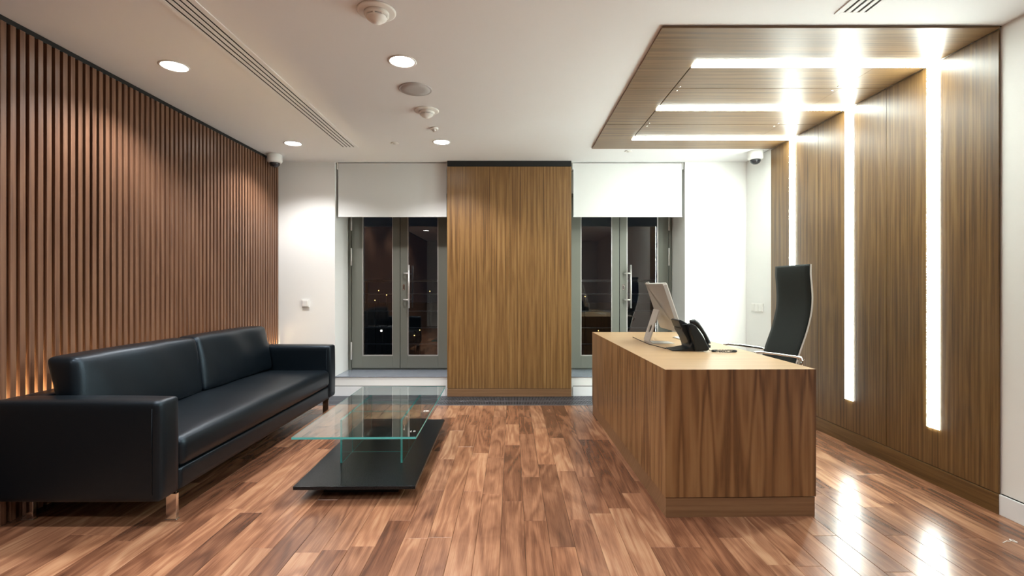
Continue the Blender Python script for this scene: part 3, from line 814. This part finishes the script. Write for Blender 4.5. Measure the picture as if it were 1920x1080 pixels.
# coiled cord: loop on the desk
b = MB(); cord = []
Npt = 420
for i in range(Npt+1):
    t_ = i/Npt; a = 2*PI*t_*.94+PI
    cx_, cy_ = 1.415+.080*math.cos(a), 3.275+.035*math.sin(a)
    w_ = 2*PI*t_*46
    cord.append((cx_+.0045*math.cos(w_)*math.cos(a), cy_+.0045*math.cos(w_)*math.sin(a), DH+.0075+.0045*math.sin(w_)))
cord = [(1.322, 3.305, .796), (1.328, 3.295, .790)]+cord
b.tube(cord, .0022, 5); b.build('cord', 'blackpl', ph)
b = MB(); b.tube([(1.078, 3.44, DH+.0035), (1.066, 3.52, DH+.003), (1.032, 3.70, DH+.003), (1.034, 4.02, DH+.003), (1.041, 4.22, DH+.003)], .0028, 8)
tag(b.build('cable', 'blackpl'), 'black cable lying on the desktop from the telephone past the computer stand', 'cable')

# ------------------------------------------------------------------ office chair
ch = thing('office_chair', 'high-backed black office chair with slim polished armrests behind the desk', 'chair', (1.72, 3.61, 0))
prof = [(1.925, .515), (1.940, .60), (1.962, .69), (1.990, .78), (2.022, .87), (2.048, .96), (2.066, 1.05), (2.072, 1.14), (2.067, 1.23), (2.060, 1.31), (2.062, 1.375)]
def sheet(prof, y0, y1, th, nrm_sign=1):
    """upholstered curved panel: prof in x,z, soft edges"""
    b = MB(); ny = 10; n = len(prof); front = []; back = []
    for i, (x_, z_) in enumerate(prof):
        a = Vector(prof[max(i-1, 0)]); c = Vector(prof[min(i+1, n-1)]); d = (c-a).normalized(); nn = Vector((-d.y, d.x))*nrm_sign
        for j in range(ny+1):
            t_ = j/ny; y_ = y0+(y1-y0)*t_; e_ = 1-abs(2*t_-1)**6; ez = 1-abs(2*i/(n-1)-1)**14
            k_ = th/2*(.45+.55*e_*(.5+.5*ez))
            front.append((x_+nn.x*k_, y_, z_+nn.y*k_)); back.append((x_-nn.x*k_, y_, z_-nn.y*k_))
    m = n*(ny+1); vs = front+back; fs = []
    w_ = ny+1
    for i in range(n-1):
        for j in range(ny):
            q = i*w_+j; fs.append((q, q+1, q+w_+1, q+w_)); fs.append((m+q, m+q+w_, m+q+w_+1, m+q+1))
        fs.append((i*w_, i*w_+w_, m+i*w_+w_, m+i*w_)); q = i*w_+ny; fs.append((q, m+q, m+q+w_, q+w_))
    for j in range(ny):
        fs.append((j, m+j, m+j+1, j+1)); q = (n-1)*w_+j; fs.append((q, q+1, m+q+1, m+q))
    b.add(vs, fs, True); return b
def fine(p, k=3):
    out = []
    for i in range(len(p)-1):
        p0, p1, p2, p3 = p[max(i-1, 0)], p[i], p[i+1], p[min(i+2, len(p)-1)]
        for q in range(k):
            t_ = q/k
            out.append(tuple(.5*((2*p1[a])+(-p0[a]+p2[a])*t_+(2*p0[a]-5*p1[a]+4*p2[a]-p3[a])*t_**2+(-p0[a]+3*p1[a]-3*p2[a]+p3[a])*t_**3) for a in range(2)))
    return out+[p[-1]]
prof = fine(prof)
CY0, CY1 = 3.398, 3.836
sheet(prof, CY0+.004, CY1-.004, .026).build('backrest', 'fabric', ch)
for yy in (CY0, CY1):
    b = MB(); n = len(prof)
    poly = [(x_+.001, z_) for x_, z_ in prof]+[(x_+.013, z_) for x_, z_ in prof[::-1]]
    vs = [(p[0], yy-.003, p[1]) for p in poly]+[(p[0], yy+.003, p[1]) for p in poly]; m = len(poly)
    fs = [(i, (i+1) % m, m+(i+1) % m, m+i) for i in range(m)]
    for i in range(n-1): fs.append((i, i+1, m-2-i, m-1-i)); fs.append((m+i, m+m-1-i, m+m-2-i, m+i+1))
    b.add(vs, fs); b.build('side_rail', 'chrome', ch)
seatp = fine([(1.925, .515), (1.90, .490), (1.85, .475), (1.75, .470), (1.62, .480), (1.52, .492), (1.475, .488), (1.455, .465)])
sheet(seatp, CY0+.004, CY1-.004, .030, -1).build('seat', 'fabric', ch)
def armr(yy, s):
    b = MB(); y2 = yy+s*.022
    b.tube([(1.975, yy+s*.004, .655), (1.994, y2, .690), (1.998, y2, .712), (1.985, y2, .730), (1.94, y2, .738), (1.80, y2, .757), (1.70, y2, .768), (1.672, y2, .764), (1.660, y2, .745), (1.665, y2, .70), (1.70, y2-s*.01, .52), (1.70, yy+s*.002, .490)], .0095, 10)
    return b.build('armrest', 'chrome', ch)
armr(CY0, -1); armr(CY1, 1)
b = MB(); b.lathe([(.030, .10), (.030, .30), (.018, .305), (.018, .44), (.06, .445), (.06, .455)], (1.72, 3.617, 0), 24); b.build('gas_lift', 'chrome', ch)
for k in range(5):
    a = 2*PI*k/5+.3; c_, s_ = math.cos(a), math.sin(a); cx, cy = 1.72, 3.617; R = .30
    b = MB(); b.tube([(cx+.02*c_, cy+.02*s_, .13), (cx+.16*c_, cy+.16*s_, .105), (cx+R*c_, cy+R*s_, .078)], [.022, .018, .012], 10); lg = b.build('base_leg', 'chrome', ch)
    b = MB(); wx, wy = cx+R*c_, cy+R*s_
    for sd in (-.014, .014):
        vs = []; n = 16
        for q in (-.009, .009):
            for j in range(n):
                aa = 2*PI*j/n; rr_ = .028*math.cos(aa)
                vs.append((wx-s_*(sd+q)+c_*rr_, wy+c_*(sd+q)+s_*rr_, .0285+.028*math.sin(aa)))
        b.add(vs, [(j, (j+1) % n, n+(j+1) % n, n+j) for j in range(n)]+[tuple(range(n)), tuple(range(n, 2*n))])
    b.tube([(wx, wy, .03), (wx, wy, .082)], .007, 8); b.build('castor', 'blackpl', lg)

# ------------------------------------------------------------------ small twist of clear tape on the floor at the right
zf = CAMH*F/(1017-HOR); xf = (1900-960)*zf/F
b = MB(); p_ = [(xf-.055, zf-.006, .002), (xf-.03, zf+.002, .006), (xf-.012, zf+.002, .004)]
p_ += [(xf+.012*math.cos(a_/10), zf+.014*math.sin(a_/10), .004+.006*abs(math.sin(a_/20))) for a_ in range(30, 100, 4)]
b.tube(p_, .0016, 6)
tag(b.build('wire_scrap', 'plastic'), 'small pale curl of wire lying on the floor at lower right', 'scrap')
for o in bpy.data.objects:
    if '_world' in o: del o['_world']
